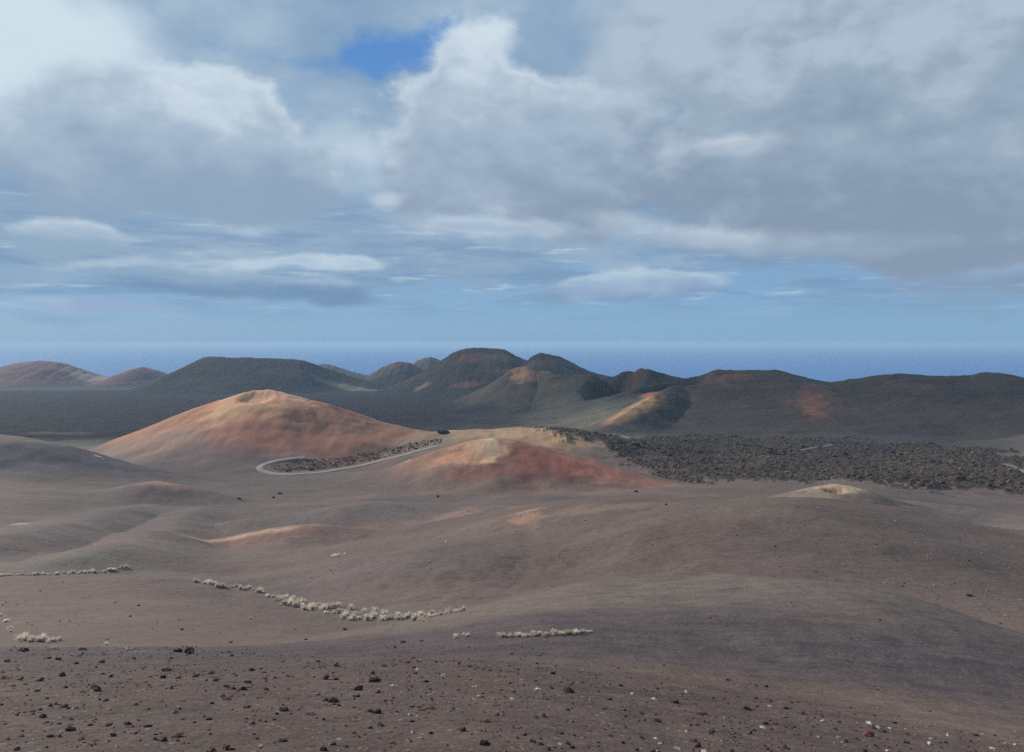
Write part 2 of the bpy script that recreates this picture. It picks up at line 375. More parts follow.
patch(833,492, 6,3, lin(120,74,64), .9)
patch(810,496, 22,9, lin(140,124,100), .7)
patch(235,538, 24,3.5, lin(190,146,116), .8, .9, rot=0.2)
patch(270,531, 16,3.5, lin(190,152,122), .8, 1.0)
patch(312,531, 9,5, lin(122,90,80), .7, 1.1)
patch(262,536, 14,8, lin(136,100,86), .6, 1.1)
patch(240,548, 24,10, lin(130,100,88), .5, 1.2)
patch(466,508, 6,3, lin(190,138,114), .8, 1.0)
patch(527,511, 7,7, lin(160,120,98), .7, 1.2)
patch(524,519, 7,9, lin(160,118,96), .75, 1.1)
patch(521,528, 6,9, lin(130,102,90), .5, 1.2)
patch(610,508, 20,8, lin(136,114,98), .4, 1.2)
patch(575,510, 14,8, lin(130,108,94), .35, 1.2)
patch(718,520, 9,10, lin(112,80,74), .4, 1.2)
patch(740,512, 30,8, lin(112,100,84), .5)
patch(70,535, 60,20, lin(112,96,92), .5)
patch(20,524, 4,1.6, lin(190,180,168), .8, .6)
patch(100,457, 4.5,2.5, lin(200,190,178), .9, .6)
patch(407,461, 3.5,3, lin(196,190,180), .9, .6)
patch(60,560, 60,14, lin(110,102,94), .6)
patch(380,560, 40,26, lin(98,86,82), .6)
patch(150,500, 60,14, lin(92,82,80), .6)
patch(700,590, 50,16, lin(108,98,92), .5)
patch(900,640, 40,10, lin(88,76,74), .5)
patch(640,640, 30,8, lin(82,74,78), .6)
st = fbm(X/9, Y/46, 5, 301, .6)*np.clip(TOT/12, 0, 1)*sstep(480, 620, Rr)
col *= (1+.30*st)[:, None]
lum = col@np.array([.25, .65, .10]); col = lum[:, None]+(col-lum[:, None])*(.90+.08*(1-sstep(40, 100, Rr)))[:, None]
col = np.clip(col, .004, .9)
EXPK = 1.0

nr, na = len(RR), len(TH)
ii = np.arange(nr-1)[:, None]*na+np.arange(na-1)[None, :]
quads = np.stack([ii, ii+1, ii+na+1, ii+na], -1).reshape(-1, 4)
# vertex normals from the whole sheet so that the pieces join without a seam
Pm = np.stack([X, Y, Z], -1).reshape(nr, na, 3)
du = np.gradient(Pm, axis=1); dv = np.gradient(Pm, axis=0)
Nn = np.cross(du, dv).reshape(-1, 3); Nn /= np.linalg.norm(Nn, axis=1)[:, None]+1e-12
Nn[Nn[:, 2] < 0] *= -1

def np_mesh(name, V, Fc, mat, colr=None, nrm=None, smooth=True):
    me = bpy.data.meshes.new(name)
    nv, nf, k = len(V), len(Fc), Fc.shape[1]
    me.vertices.add(nv); me.vertices.foreach_set('co', np.ascontiguousarray(V, f32).ravel())
    me.loops.add(nf*k); me.loops.foreach_set('vertex_index', np.ascontiguousarray(Fc, np.int32).ravel())
    me.polygons.add(nf); me.polygons.foreach_set('loop_start', np.arange(0, nf*k, k, dtype=np.int32))
    try: me.polygons.foreach_set('loop_total', np.full(nf, k, np.int32))
    except Exception: pass
    me.polygons.foreach_set('use_smooth', np.full(nf, smooth, bool))
    me.update(calc_edges=True)
    if colr is not None:
        at = me.color_attributes.new('tone', 'FLOAT_COLOR', 'POINT')
        c4 = np.ones((nv, 4), f32); c4[:, :3] = colr; at.data.foreach_set('color', c4.ravel())
    if nrm is not None: me.normals_split_custom_set_from_vertices(nrm.tolist())
    me.materials.append(mat)
    o = bpy.data.objects.new(name, me); C.objects.link(o); return o

# ------------------------------------------------------------------ materials
def nodes(name):
    m = bpy.data.materials.new(name); m.use_nodes = True; nt = m.node_tree
    return m, nt, nt.nodes, nt.links, nt.nodes['Principled BSDF']
def N(nt, typ, **kw):
    n = nt.nodes.new(typ)
    for k, v in kw.items():
        if k.startswith('_'): n.inputs[k[1:].replace('__', ' ')].default_value = v
        else: setattr(n, k, v)
    return n
def mathn(nt, op, a, b=None, clamp=False):
    n = nt.nodes.new('ShaderNodeMath'); n.operation = op; n.use_clamp = clamp
    for i, v in enumerate((a, b)):
        if v is None: continue
        if isinstance(v, (int, float)): n.inputs[i].default_value = v
        else: nt.links.new(v, n.inputs[i])
    return n.outputs[0]
def terrain_material(name='volcanic_ash', bump=.8, var=1.0):
    m, nt, nn, ln, bs = nodes(name)
    bs.inputs['Roughness'].default_value = .95; bs.inputs['Specular IOR Level'].default_value = .15
    at = N(nt, 'ShaderNodeVertexColor'); at.layer_name = 'tone'
    geo = nn.new('ShaderNodeNewGeometry')
    def noise(scale, det, rough=.6, vec=None, dist=0):
        n = nn.new('ShaderNodeTexNoise'); n.inputs['Scale'].default_value = scale; n.inputs['Detail'].default_value = det
        n.inputs['Roughness'].default_value = rough; n.inputs['Distortion'].default_value = dist
        ln.new(vec if vec is not None else geo.outputs['Position'], n.inputs['Vector']); return n.outputs['Fac']
    # tone variation at three sizes
    a = noise(.02, 9, .72); b = noise(.5, 7, .75); c = noise(14, 6, .8)
    s = mathn(nt, 'ADD', mathn(nt, 'MULTIPLY', mathn(nt, 'SUBTRACT', a, .5), .75*var), mathn(nt, 'MULTIPLY', mathn(nt, 'SUBTRACT', b, .5), 1.1*var))
    s = mathn(nt, 'ADD', s, mathn(nt, 'MULTIPLY', mathn(nt, 'SUBTRACT', c, .5), 1.6*var))
    s = mathn(nt, 'MAXIMUM', mathn(nt, 'ADD', s, 1.0), .25)
    mx = nn.new('ShaderNodeVectorMath'); mx.operation = 'SCALE'
    ln.new(at.outputs['Color'], mx.inputs[0]); ln.new(s, mx.inputs['Scale'])
    # single grains: pale and dark gravel
    vo = nn.new('ShaderNodeTexVoronoi'); vo.inputs['Scale'].default_value = 9; ln.new(geo.outputs['Position'], vo.inputs['Vector'])
    sep = nn.new('ShaderNodeSeparateColor'); ln.new(vo.outputs['Color'], sep.inputs[0])
    near = mathn(nt, 'LESS_THAN', vo.outputs['Distance'], .33)
    pale = mathn(nt, 'MULTIPLY', mathn(nt, 'GREATER_THAN', sep.outputs[0], .9), near)
    dark = mathn(nt, 'MULTIPLY', mathn(nt, 'LESS_THAN', sep.outputs[0], .22), near)
    mp = nn.new('ShaderNodeMix'); mp.data_type = 'RGBA'; ln.new(mathn(nt, 'MULTIPLY', pale, .45), mp.inputs[0]); ln.new(mx.outputs[0], mp.inputs[6]); mp.inputs[7].default_value = (.3, .25, .22, 1)
    md = nn.new('ShaderNodeMix'); md.data_type = 'RGBA'; ln.new(mathn(nt, 'MULTIPLY', dark, .6), md.inputs[0]); ln.new(mp.outputs[2], md.inputs[6]); md.inputs[7].default_value = (.03, .024, .024, 1)
    ln.new(md.outputs[2], bs.inputs['Base Color'])
    # relief finer than the mesh
    hb = mathn(nt, 'ADD', mathn(nt, 'MULTIPLY', noise(1.1, 8, .65), .16), mathn(nt, 'MULTIPLY', noise(18, 4, .7), .03))
    hb = mathn(nt, 'ADD', hb, mathn(nt, 'MULTIPLY', noise(.12, 6, .6), .4))
    # wind ripples
    mpn = nn.new('ShaderNodeMapping'); mpn.inputs['Rotation'].default_value = (0, 0, .25); mpn.inputs['Scale'].default_value = (.16, .9, .5)
    ln.new(geo.outputs['Position'], mpn.inputs[0])
    rp = noise(.8, 3, .5, mpn.outputs[0], .6)
    hb = mathn(nt, 'ADD', hb, mathn(nt, 'MULTIPLY', rp, .34))
    bp = nn.new('ShaderNodeBump'); bp.inputs['Strength'].default_value = bump; bp.inputs['Distance'].default_value = 1.0
    ln.new(hb, bp.inputs['Height']); ln.new(bp.outputs[0], bs.inputs['Normal'])
    return m
M_ASH = terrain_material(bump=.8, var=1.1); M_CINDER = terrain_material('bare_cinder', .22, .7)
def rock_material(name, c, var=.5, scale=6):
    m, nt, nn, ln, bs = nodes(name)
    bs.inputs['Roughness'].default_value = .95; bs.inputs['Specular IOR Level'].default_value = .2
    tc = nn.new('ShaderNodeNewGeometry'); oi = nn.new('ShaderNodeObjectInfo')
    n = nn.new('ShaderNodeTexNoise'); n.inputs['Scale'].default_value = scale; n.inputs['Detail'].default_value = 8; n.inputs['Roughness'].default_value = .7
    ln.new(tc.outputs['Position'], n.inputs['Vector'])
    s = mathn(nt, 'ADD', mathn(nt, 'MULTIPLY', mathn(nt, 'SUBTRACT', n.outputs['Fac'], .5), 3*var), mathn(nt, 'ADD', mathn(nt, 'MULTIPLY', oi.outputs['Random'], .5), .75))
    s = mathn(nt, 'MAXIMUM', s, .2)
    v = nn.new('ShaderNodeVectorMath'); v.operation = 'SCALE'; v.inputs[0].default_value = tuple(c); ln.new(s, v.inputs['Scale']); ln.new(v.outputs[0], bs.inputs['Base Color'])
    n2 = nn.new('ShaderNodeTexNoise'); n2.inputs['Scale'].default_value = scale*4; n2.inputs['Detail'].default_value = 6; ln.new(tc.outputs['Position'], n2.inputs['Vector'])
    bp = nn.new('ShaderNodeBump'); bp.inputs['Strength'].default_value = .7; bp.inputs['Distance'].default_value = .3/scale; ln.new(n2.outputs['Fac'], bp.inputs['Height']); ln.new(bp.outputs[0], bs.inputs['Normal'])
    return m
M_DARK = rock_material('dark_basalt', (.055, .043, .042)); M_PALE = rock_material('pale_stone', (.42, .38, .34), .3)
M_GREY = rock_material('grey_stone', (.18, .155, .145), .3); M_RED = rock_material('red_cinder', (.15, .062, .05), .4)
M_LICHEN = rock_material('clinker', (.07, .048, .035), .9, .25)
M_PEBP = rock_material('pale_pebble', (.30, .26, .22), .5, 3); M_PEBD = rock_material('dark_pebble', (.03, .026, .028), .5, 3)

# ------------------------------------------------------------------ terrain pieces
fd = DOM[quads]; fmaj = np.where(fd[:, 0] == fd[:, 2], fd[:, 0], np.maximum(fd[:, 0], fd[:, 1]))
for i in range(-1, len(H)):
    q = quads[fmaj == i]
    if not len(q): continue
    used, inv = np.unique(q, return_inverse=True); inv = inv.reshape(q.shape)
    o = np_mesh('ground' if i < 0 else H[i]['name'], Pm.reshape(-1, 3)[used], inv, M_CINDER if i >= 0 and H[i]['q'][:, 1].mean() > 880 else M_ASH, col[used], Nn[used])
    o['kind'] = 'structure'

# ------------------------------------------------------------------ sea
def sea():
    m, nt, nn, ln, bs = nodes('sea_water')
    bs.inputs['Base Color'].default_value = (.05, .17, .40, 1); bs.inputs['Roughness'].default_value = .5; bs.inputs['IOR'].default_value = 1.33
    g = nn.new('ShaderNodeNewGeometry'); n = nn.new('ShaderNodeTexNoise'); n.inputs['Scale'].default_value = .012; n.inputs['Detail'].default_value = 8
    ln.new(g.outputs['Position'], n.inputs['Vector']); b = nn.new('ShaderNodeBump'); b.inputs['Distance'].default_value = 2; b.inputs['Strength'].default_value = .5
    ln.new(n.outputs['Fac'], b.inputs['Height']); ln.new(b.outputs[0], bs.inputs['Normal'])
    a = np.linspace(0, 2*math.pi, 97)[:-1]
    V = [(0, 0, SEA_Z-30)]; R = [3000, 60000]
    V = np.array([(r*math.sin(t), r*math.cos(t), SEA_Z) for r in R for t in a])
    n_ = len(a); Fq = np.array([(i, n_+i, n_+(i+1) % n_, (i+1) % n_) for i in range(n_)])
    o = np_mesh('sea', V, Fq, m, smooth=False); o['kind'] = 'structure'
sea()

# ------------------------------------------------------------------ road
def ribbon(name, line_px, width, c, d=None, lift=.35):
    L = smooth_line([hit(*p)[:2] for p in line_px], 10)
    tan = np.gradient(L, axis=0); tan /= np.linalg.norm(tan, axis=1)[:, None]; nrm = np.stack([-tan[:, 1], tan[:, 0]], 1)
    zc = np.max([ground_z(*(L+nrm*o).T) for o in (-width/2, 0, width/2)], axis=0)
    k = np.ones(9)/9; zc = np.convolve(np.pad(zc, 4, 'edge'), k, 'valid')+lift
    offs = [(-width/2-1.6, -1.6), (-width/2, 0), (-width/6, .05), (width/6, .05), (width/2, 0), (width/2+1.6, -1.6)]
    V = np.concatenate([np.column_stack([L+nrm*o, zc+dz]) for o, dz in offs]); n = len(L)
    Fq = np.array([(j*n+i, j*n+i+1, (j+1)*n+i+1, (j+1)*n+i) for j in range(len(offs)-1) for i in range(n-1)])
    m, nt, nn, ln, bs = nodes('road_surface'); bs.inputs['Roughness'].default_value = .9
    g = nn.new('ShaderNodeNewGeometry'); nz = nn.new('ShaderNodeTexNoise'); nz.inputs['Scale'].default_value = .3; nz.inputs['Detail'].default_value = 6; ln.new(g.outputs['Position'], nz.inputs['Vector'])
    v = nn.new('ShaderNodeVectorMath'); v.operation = 'SCALE'; v.inputs[0].default_value = tuple(c); ln.new(mathn(nt, 'ADD', nz.outputs['Fac'], .5), v.inputs['Scale']); ln.new(v.outputs[0], bs.inputs['Base Color'])
    o = np_mesh(name, V, Fq, m); o['kind'] = 'structure'; return L
road_line = ribbon('road', ROAD, 6.0, lin(138,127,120))
ribbon('road', [(800,451),(812,449),(822,447.5),(832,445)], 5, lin(94,90,92), lift=.9)
ribbon('road', [(1006,464.5),(1014,467),(1024,471),(1045,478)], 5, lin(98,92,92), lift=.7)
ribbon('road', [(612,434),(622,436),(632,438.5)], 5, lin(98,92,92), lift=.7)

# ------------------------------------------------------------------ rocks
def ico(sub):
    bm = bmesh.new(); bmesh.ops.create_icosphere(bm, subdivisions=sub, radius=1)
    bm.verts.ensure_lookup_table(); V = np.array([v.co[:] for v in bm.verts]); Fc = np.array([[v.index for v in f.verts] for f in bm.faces]); bm.free(); return V, Fc
IV1, IF1 = ico(1); IV3, IF3 = ico(3)
def rock_shape(V, seed, amp=.35, cuts=7, flat=.7):
    r = np.random.default_rng(seed); V = V.copy()
    for _ in range(cuts):                                    # broken faces
        n = r.normal(size=3); n /= np.linalg.norm(n); d = r.uniform(.45, .85)
        s = V@n; V = V - np.clip(s-d, 0, None)[:, None]*n[None]*.92
    nz = gnoise(V[:, 0]*2+seed, V[:, 1]*2+V[:, 2]*1.7, seed)+.5*gnoise(V[:, 0]*5+V[:, 2]*3, V[:, 1]*5-seed, seed+1)
    V = V*(1+amp*nz[:, None]); V *= np.array([1.1, r.uniform(.7, 1.0), flat*r.uniform(.8, 1.1)])
    return V
def rock_mesh(seed, mat, flat=.7, amp=.48):
    V = rock_shape(IV3, seed, amp, 7, flat)
    V = V*(1+.10*fbm(V[:, 0]*4+V[:, 2]*3+seed, V[:, 1]*4-V[:, 2]*2, 4, seed, .7, True)[:, None])
    me = bpy.data.meshes.new('rock'); me.from_pydata(V.tolist(), [], IF3.tolist()); me.materials.append(mat)
    return me
MESH = {k: [rock_mesh(s*10+j, m, fl) for s in range(5)] for j, (k, m, fl) in enumerate((('dark', M_DARK, .75), ('pale', M_PALE, .5), ('grey', M_GREY, .65), ('red', M_RED, .7)))}
def tag(o, label, cat, group=None):
    o['label'] = label; o['category'] = cat
    if group: o['group'] = group
def put_rock(px, py, w, kind, name=None, flat=1.0):
    p = hit(px, py, 4, 900, 700)
    if p is None: return None
    s = w*.38*p[1]/F
    o = bpy.data.objects.new(name or 'rock', random.choice(MESH[kind])); C.objects.link(o)
    o.location = (p[0], p[1], p[2]+s*.18); o.scale = (s, s*random.uniform(.8, 1.1), s*flat*random.uniform(.85, 1.15)); o.rotation_euler = (random.uniform(-.2, .2), random.uniform(-.2, .2), random.uniform(0, 6.28))
    return o
ROCKS = [ # px, py, width px, kind
(72,731,12,'dark'),(96,691,12,'dark'),(178,652,9,'dark'),(190,654,15,'dark'),(165,671,12,'grey'),(163,678,7,'dark'),(62,676,9,'dark'),(20,680,8,'dark'),(41,681,8,'dark'),(110,677,6,'dark'),
(51,706,8,'dark'),(50,737,8,'dark'),(114,736,8,'dark'),(108,726,9,'dark'),(155,740,8,'dark'),(164,741,9,'dark'),(178,741,6,'dark'),(212,704,5,'dark'),(227,687,8,'dark'),(215,681,8,'dark'),
(195,677,6,'dark'),(206,681,5,'dark'),(248,683,8,'dark'),(171,689,7,'dark'),(209,730,5,'dark'),(102,663,6,'dark'),(76,664,6,'dark'),(58,660,8,'dark'),(24,651,11,'dark'),(8,662,8,'dark'),
(82,650,8,'grey'),(53,649,9,'pale'),(72,655,5,'pale'),(128,650,12,'pale'),(240,656,5,'pale'),(175,713,10,'grey'),(222,697,9,'grey'),(231,643,7,'grey'),(107,640,7,'grey'),
(247,708,9,'red'),(212,751,14,'red'),(226,750,13,'red'),(5,679,11,'red'),
(333,702,12,'dark'),(370,712,10,'red'),(377,713,10,'dark'),(381,726,10,'dark'),(375,682,14,'dark'),(373,674,8,'dark'),(326,679,11,'dark'),(336,680,6,'dark'),(357,690,12,'dark'),(357,697,8,'dark'),(378,693,6,'dark'),
(463,731,9,'dark'),(485,745,12,'dark'),(392,744,8,'red'),(346,747,8,'dark'),(324,750,11,'dark'),(333,745,7,'dark'),(284,711,10,'dark'),(310,715,9,'grey'),(458,677,5,'dark'),(384,667,8,'dark'),(413,707,5,'dark'),(403,643,7,'dark'),(318,662,6,'dark'),
(443,676,9,'pale'),(474,687,7,'pale'),(394,687,9,'pale'),(417,670,5,'pale'),(479,696,4,'pale'),(423,678,5,'grey'),
(609,700,7,'dark'),(675,703,9,'dark'),(553,674,6,'dark'),(536,718,7,'dark'),(544,717,8,'dark'),(551,688,5,'dark'),(572,685,7,'dark'),(697,747,9,'dark'),(533,742,7,'dark'),(541,745,7,'dark'),(548,750,9,'dark'),(610,736,7,'dark'),(658,722,9,'dark'),(573,722,4,'dark'),(625,717,5,'dark'),(634,717,4,'dark'),(655,715,4,'dark'),(756,699,5,'dark'),(748,710,11,'dark'),
(538,690,9,'pale'),(654,700,8,'pale'),(656,739,5,'pale'),(660,744,6,'pale'),(678,749,9,'pale'),(763,728,8,'pale'),(752,721,4,'pale'),(687,732,6,'pale'),(522,680,5,'pale'),(590,700,4,'pale'),(588,707,4,'pale'),(632,694,5,'pale'),
(802,714,7,'dark'),(786,709,6,'dark'),(882,732,10,'dark'),(908,735,6,'dark'),(906,743,7,'dark'),(976,736,6,'dark'),(846,742,6,'dark'),(785,748,8,'dark'),(772,730,6,'dark'),(840,722,4,'dark'),
(771,707,7,'pale'),(823,722,7,'pale'),(870,724,9,'pale'),(878,728,7,'pale'),(890,729,5,'pale'),(871,737,6,'pale'),(931,739,5,'pale'),(929,744,7,'pale'),(948,736,5,'pale'),(1015,745,6,'pale'),(993,749,7,'pale'),(1005,744,5,'pale'),(1015,732,5,'pale')]
WORD = {'dark': 'dark lava stone', 'pale': 'whitish stone', 'grey': 'grey stone', 'red': 'rust red cinder stone'}
ORD = ['first','second','third','fourth','fifth','sixth','seventh','eighth','ninth','tenth','eleventh','twelfth','thirteenth','fourteenth','fifteenth','sixteenth']
def zone(px, py):
    a = 0 if px < 256 else 1 if px < 512 else 2 if px < 768 else 3
    lo, hi = [(640, 752), (640, 752), (664, 752), (690, 752)][a]
    t = (py-lo)/(hi-lo)
    return a, 0 if t < .4 else 1 if t < .75 else 2
ZN = ['left quarter', 'left middle quarter', 'right middle quarter', 'right quarter']
BN = ['by the slope brow', 'in mid slope', 'at the bottom edge']
from collections import defaultdict
grp = defaultdict(list)
for r in ROCKS:
    big_ = r[2] >= 8
    grp[(r[3], big_)+zone(r[0], r[1])].append(r)
for key, rs in grp.items():
    kind, big_, a, b = key; rs.sort()
    for n, r in enumerate(rs):
        o = put_rock(*r)
        if o is None: continue
        sz = 'larger' if big_ else 'small'
        if len(rs) == 1: lab = f"only {sz} {WORD[kind]} {BN[b]}, {ZN[a]}"
        else: lab = f"{sz} {WORD[kind]}, {ORD[n]} from left {BN[b]}, {ZN[a]}"
        tag(o, lab, 'rock', 'loose stones on the near slope')
# unremarkable ones between them
k = 0
while k < 90:
    px = random.uniform(-10, 1034); a = np.interp(px, [0, 500, 700, 1024], [650, 668, 696, 738]); py = a+(752-a)*random.random()**1.1
    kind = random.choices(['dark', 'grey', 'pale', 'red'], [.66, .12, .1, .12])[0]
    o = put_rock(px, py, random.uniform(1.8, 3.6), kind, 'small_stone')
    if o is None: continue
    k += 1
    tag(o, {'dark': 'small dark stone lying loose on the brown gravel of the near slope', 'grey': 'small grey stone lying loose on the brown gravel of the near slope',
            'pale': 'small whitish stone lying loose on the brown gravel of the near slope', 'red': 'small rust red stone lying loose on the brown gravel of the near slope'}[kind], 'stone', f'{kind} small stones on the near slope')
# lone dark blocks farther out
for px, py, w, lab in [(969,596,6,'single dark boulder on the open right-hand valley flank'),(880,620,4,'dark stone among pale pebbles on the right valley floor'),(1001,624,4,'dark stone near the right edge of the valley floor'),
    (636,492,5,'black boulder on the flat behind the central dune crest'),(666,505,4,'dark boulder just behind the central dune crest'),(438,497,5,'black boulder on the flat below the small red hill'),(239,499,6,'black boulder on the grey flat left of centre'),
    (280,494,5,'upper black boulder of a pair on the grey flat'),(273,498,4,'lower black boulder of a pair on the grey flat'),(345,630,5,'dark stone on the dark ash below the curving tussock row'),(139,606,4,'dark stone on the ash above the left tussocks'),
    (395,648,5,'dark stone on the brow below the tussocks'),(182,630,5,'dark stone on the left valley floor above the brow')]:
    o = put_rock(px, py, w, 'dark', 'boulder')
    if o is not None: tag(o, lab, 'boulder')

def scatter(name, pts, sizes, mat, flat=.6, seed=0, nvar=6, sink=.2):
    """one mesh of many small broken stones"""
    r = np.random.default_rng(seed); n = len(pts)
    VV = np.empty((n, len(IV1), 3)); var = [rock_shape(IV1, 900+seed*7+s, .3, 4, flat) for s in range(nvar)]
    a = r.uniform(0, 2*math.pi, n); c, s = np.cos(a), np.sin(a)
    vi = r.integers(0, nvar, n)
    for k in range(nvar):
        m = np.nonzero(vi == k)[0]; B = var[k]
        VV[m, :, 0] = (B[None, :, 0]*c[m, None]-B[None, :, 1]*s[m, None])*sizes[m, None]
        VV[m, :, 1] = (B[None, :, 0]*s[m, None]+B[None, :, 1]*c[m, None])*sizes[m, None]
        VV[m, :, 2] = B[None, :, 2]*sizes[m, None]*r.uniform(.7, 1.2, len(m))[:, None]
    VV += pts[:, None, :]; VV[:, :, 2] += (sizes*sink)[:, None]
    Fq = (IF1[None]+np.arange(n)[:, None, None]*len(IV1)).reshape(-1, 3)
    o = np_mesh(name, VV.reshape(-1, 3), Fq, mat, smooth=False); o['kind'] = 'stuff'; return o
def area_pts(n, u0, u1, d0, d1, mask=None, seed=1, p=1.0):
    r = np.random.default_rng(seed); D = d0+(d1-d0)*r.random(n)**p; x = (r.uniform(u0, u1, n)-CX)/F*D
    if mask is not None:
        k = r.random(n) < mask(x, D); x, D = x[k], D[k]
    return np.column_stack([x, D, ground_z(x, D)])
def ln_sizes(n, med, sg, seed): return med*np.exp(np.random.default_rng(seed).normal(0, sg, n))
p = area_pts(26000, -60, 1090, 6, 60, lambda x, y: np.clip(stony(x, y), .05, 1)*sstep(-.4, .35, fbm(x/2.2, y/3, 3, 44)), seed=2, p=.8); s = ln_sizes(len(p), .014, .6, 3); scatter('gravel', p, s, M_PEBD, seed=1)
p = area_pts(12000, -60, 1090, 6, 60, lambda x, y: np.clip(stony(x, y), .05, 1)*sstep(-.2, .4, fbm(x/3, y/3, 3, 45)), seed=4, p=.8); s = ln_sizes(len(p), .013, .55, 5); scatter('gravel', p, s, M_PEBP, seed=2)
p = area_pts(4500, 560, 1090, 90, 290, lambda x, y: sstep(-.25, .35, fbm(x/30, y/30, 3, 61))*sstep(560, 800, x/y*F+CX), seed=6); scatter('pebbles', p, ln_sizes(len(p), .125, .45, 7), M_PEBP, seed=3)
p = area_pts(2200, 0, 1090, 90, 290, None, seed=8); scatter('pebbles', p, ln_sizes(len(p), .08, .5, 9), M_PEBD, seed=4)
p = area_pts(1100, 300, 1090, 120, 290, None, seed=28); scatter('pebbles', p, ln_sizes(len(p), .10, .4, 9), M_PEBP, seed=9)
p = area_pts(9000, -60, 1090, 6, 50, lambda x, y: np.clip(stony(x, y), .05, 1), seed=31, p=.8); scatter('gravel', p, ln_sizes(len(p), .013, .6, 32), M_RED, seed=12)
# clinker of the lava field
lava_cl = lambda x, y: lava_mask(x, y)*sstep(-.45, .35, fbm(x/22, y/22, 4, 66))
p = area_pts(40000, 530, 1180, 600, 1100, lava_cl, seed=10); scatter('lava_rubble', p, ln_sizes(len(p), .52, .65, 11), M_LICHEN, .8, seed=5)
p = area_pts(1500, 530, 1180, 610, 1080, lava_cl, seed=19); scatter('lava_rubble', p, ln_sizes(len(p), 1.5, .4, 20), M_LICHEN, .6, seed=11)
M_CL2 = rock_material('weathered_clinker', (.24, .165, .115), .6, .3)
p = area_pts(22000, 530, 1180, 600, 1080, lambda x, y: lava_mask(x, y)*sstep(-.2, .4, fbm(x/50, y/30, 4, 67)), seed=12); scatter('lava_rubble', p, ln_sizes(len(p), .45, .5, 13), M_CL2, .8, seed=6)
# rubble inside the bend of the road
def road_isl(x, y):
    z = ground_z(x, y); px = x/y*F+CX; py = CY-z/y*F
    lo = np.interp(px, [268, 280, 300, 325, 350, 375, 400, 420, 437], [467, 472, 472, 470, 466.5, 461, 454.5, 449, 445]); hi = np.interp(px, [268, 280, 300, 350, 400, 437], [466, 463.5, 461, 456, 446, 438])
    n = 2.5*fbm(x/14, y/14, 3, 68)
    return ((py < lo-1+n*.3) & (py > hi+n) & (px > 268)).astype(float)
p = area_pts(9000, 268, 442, 720, 1000, road_isl, seed=14); scatter('lava_rubble', p, ln_sizes(len(p), .5, .55, 15), M_LICHEN, .8, seed=7)
p = area_pts(6000, 268, 442, 720, 1000, road_isl, seed=16); scatter('lava_rubble', p, ln_sizes(len(p), .45, .5, 17), M_CL2, .8, seed=8)

# dark scrub and outcrops by the road
for px, py, w, lab in [(443,434,16,'dark lava outcrop where the road goes out of sight'),(313,465,7,'dark block inside the bend of the road, left end'),(400,448,6,'dark block beside the upper stretch of the road'),(311,470,8,'dark low block between the two arms of the road bend')]:
    o = put_rock(px, py, w, 'dark', 'outcrop', .7)
    if o is not None: tag(o, lab, 'outcrop')

# ------------------------------------------------------------------ tussocks
def tussock_mesh(seed, mat, nb=110):
    r = np.random.default_rng(seed); V = []; Fc = []
    for i in range(nb):
        a = r.uniform(0, 2*math.pi); lean = abs(r.normal(0, .55)); L = r.uniform(.55, 1.05); w = r.uniform(.03, .06)
        b = np.array([math.cos(a)*r.uniform(0, .22), math.sin(a)*r.uniform(0, .22), -.08])
        d1 = np.array([math.cos(a)*math.sin(lean*.5), math.sin(a)*math.sin(lean*.5), math.cos(lean*.5)])
        d2 = np.array([math.cos(a)*math.sin(lean*1.5), math.sin(a)*math.sin(lean*1.5), math.cos(lean*1.5)])
        s = np.array([-math.sin(a+r.uniform(-.8, .8)), math.cos(a+r.uniform(-.8, .8)), 0])*w
        p1 = b+d1*L*.55; p2 = p1+d2*L*.45; k = len(V)
        V += [b-s, b+s, p1+s*.9, p1-s*.9, p2+s*.25, p2-s*.25]; Fc += [(k, k+1, k+2, k+3), (k+3, k+2, k+4, k+5)]
    me = bpy.data.meshes.new('tussock'); me.from_pydata([tuple(v) for v in V], [], Fc); me.materials.append(mat); return me
def straw(name, c):
    m, nt, nn, ln, bs = nodes(name); bs.inputs['Roughness'].default_value = .8
    oi = nn.new('ShaderNodeObjectInfo'); g = nn.new('ShaderNodeNewGeometry'); n = nn.new('ShaderNodeTexNoise'); n.inputs['Scale'].default_value = 9; ln.new(g.outputs['Position'], n.inputs['Vector'])
    v = nn.new('ShaderNodeVectorMath'); v.operation = 'SCALE'; v.inputs[0].default_value = c
    ln.new(mathn(nt, 'ADD', mathn(nt, 'MULTIPLY', oi.outputs['Random'], .5), mathn(nt, 'ADD', n.outputs['Fac'], .2)), v.inputs['Scale']); ln.new(v.outputs[0], bs.inputs['Base Color'])
    tl = nn.new('ShaderNodeBsdfTranslucent'); ln.new(v.outputs[0], tl.inputs[0]); ms = nn.new('ShaderNodeMixShader'); ms.inputs[0].default_value = .45
    ln.new(bs.outputs[0], ms.inputs[1]); ln.new(tl.outputs[0], ms.inputs[2]); ln.new(ms.outputs[0], nn['Material Output'].inputs['Surface'])
    return m
M_STRAW = straw('dry_straw', (.68, .60, .50))
TUS = [tussock_mesh(s, M_STRAW) for s in range(6)]
def put_tussock(px, py, hpx, label, group):
    p = hit(px, py, 20, 500, 700)
    if p is None: return
    s = hpx*.92*p[1]/F/.95
    o = bpy.data.objects.new('tussock', random.choice(TUS)); C.objects.link(o)
    o.location = p; o.scale = (s*random.uniform(.95, 1.3), s*random.uniform(.95, 1.3), s*random.uniform(.8, 1.1)); o.rotation_euler = (0, 0, random.uniform(0, 6.28))
    tag(o, label, 'tussock', group)
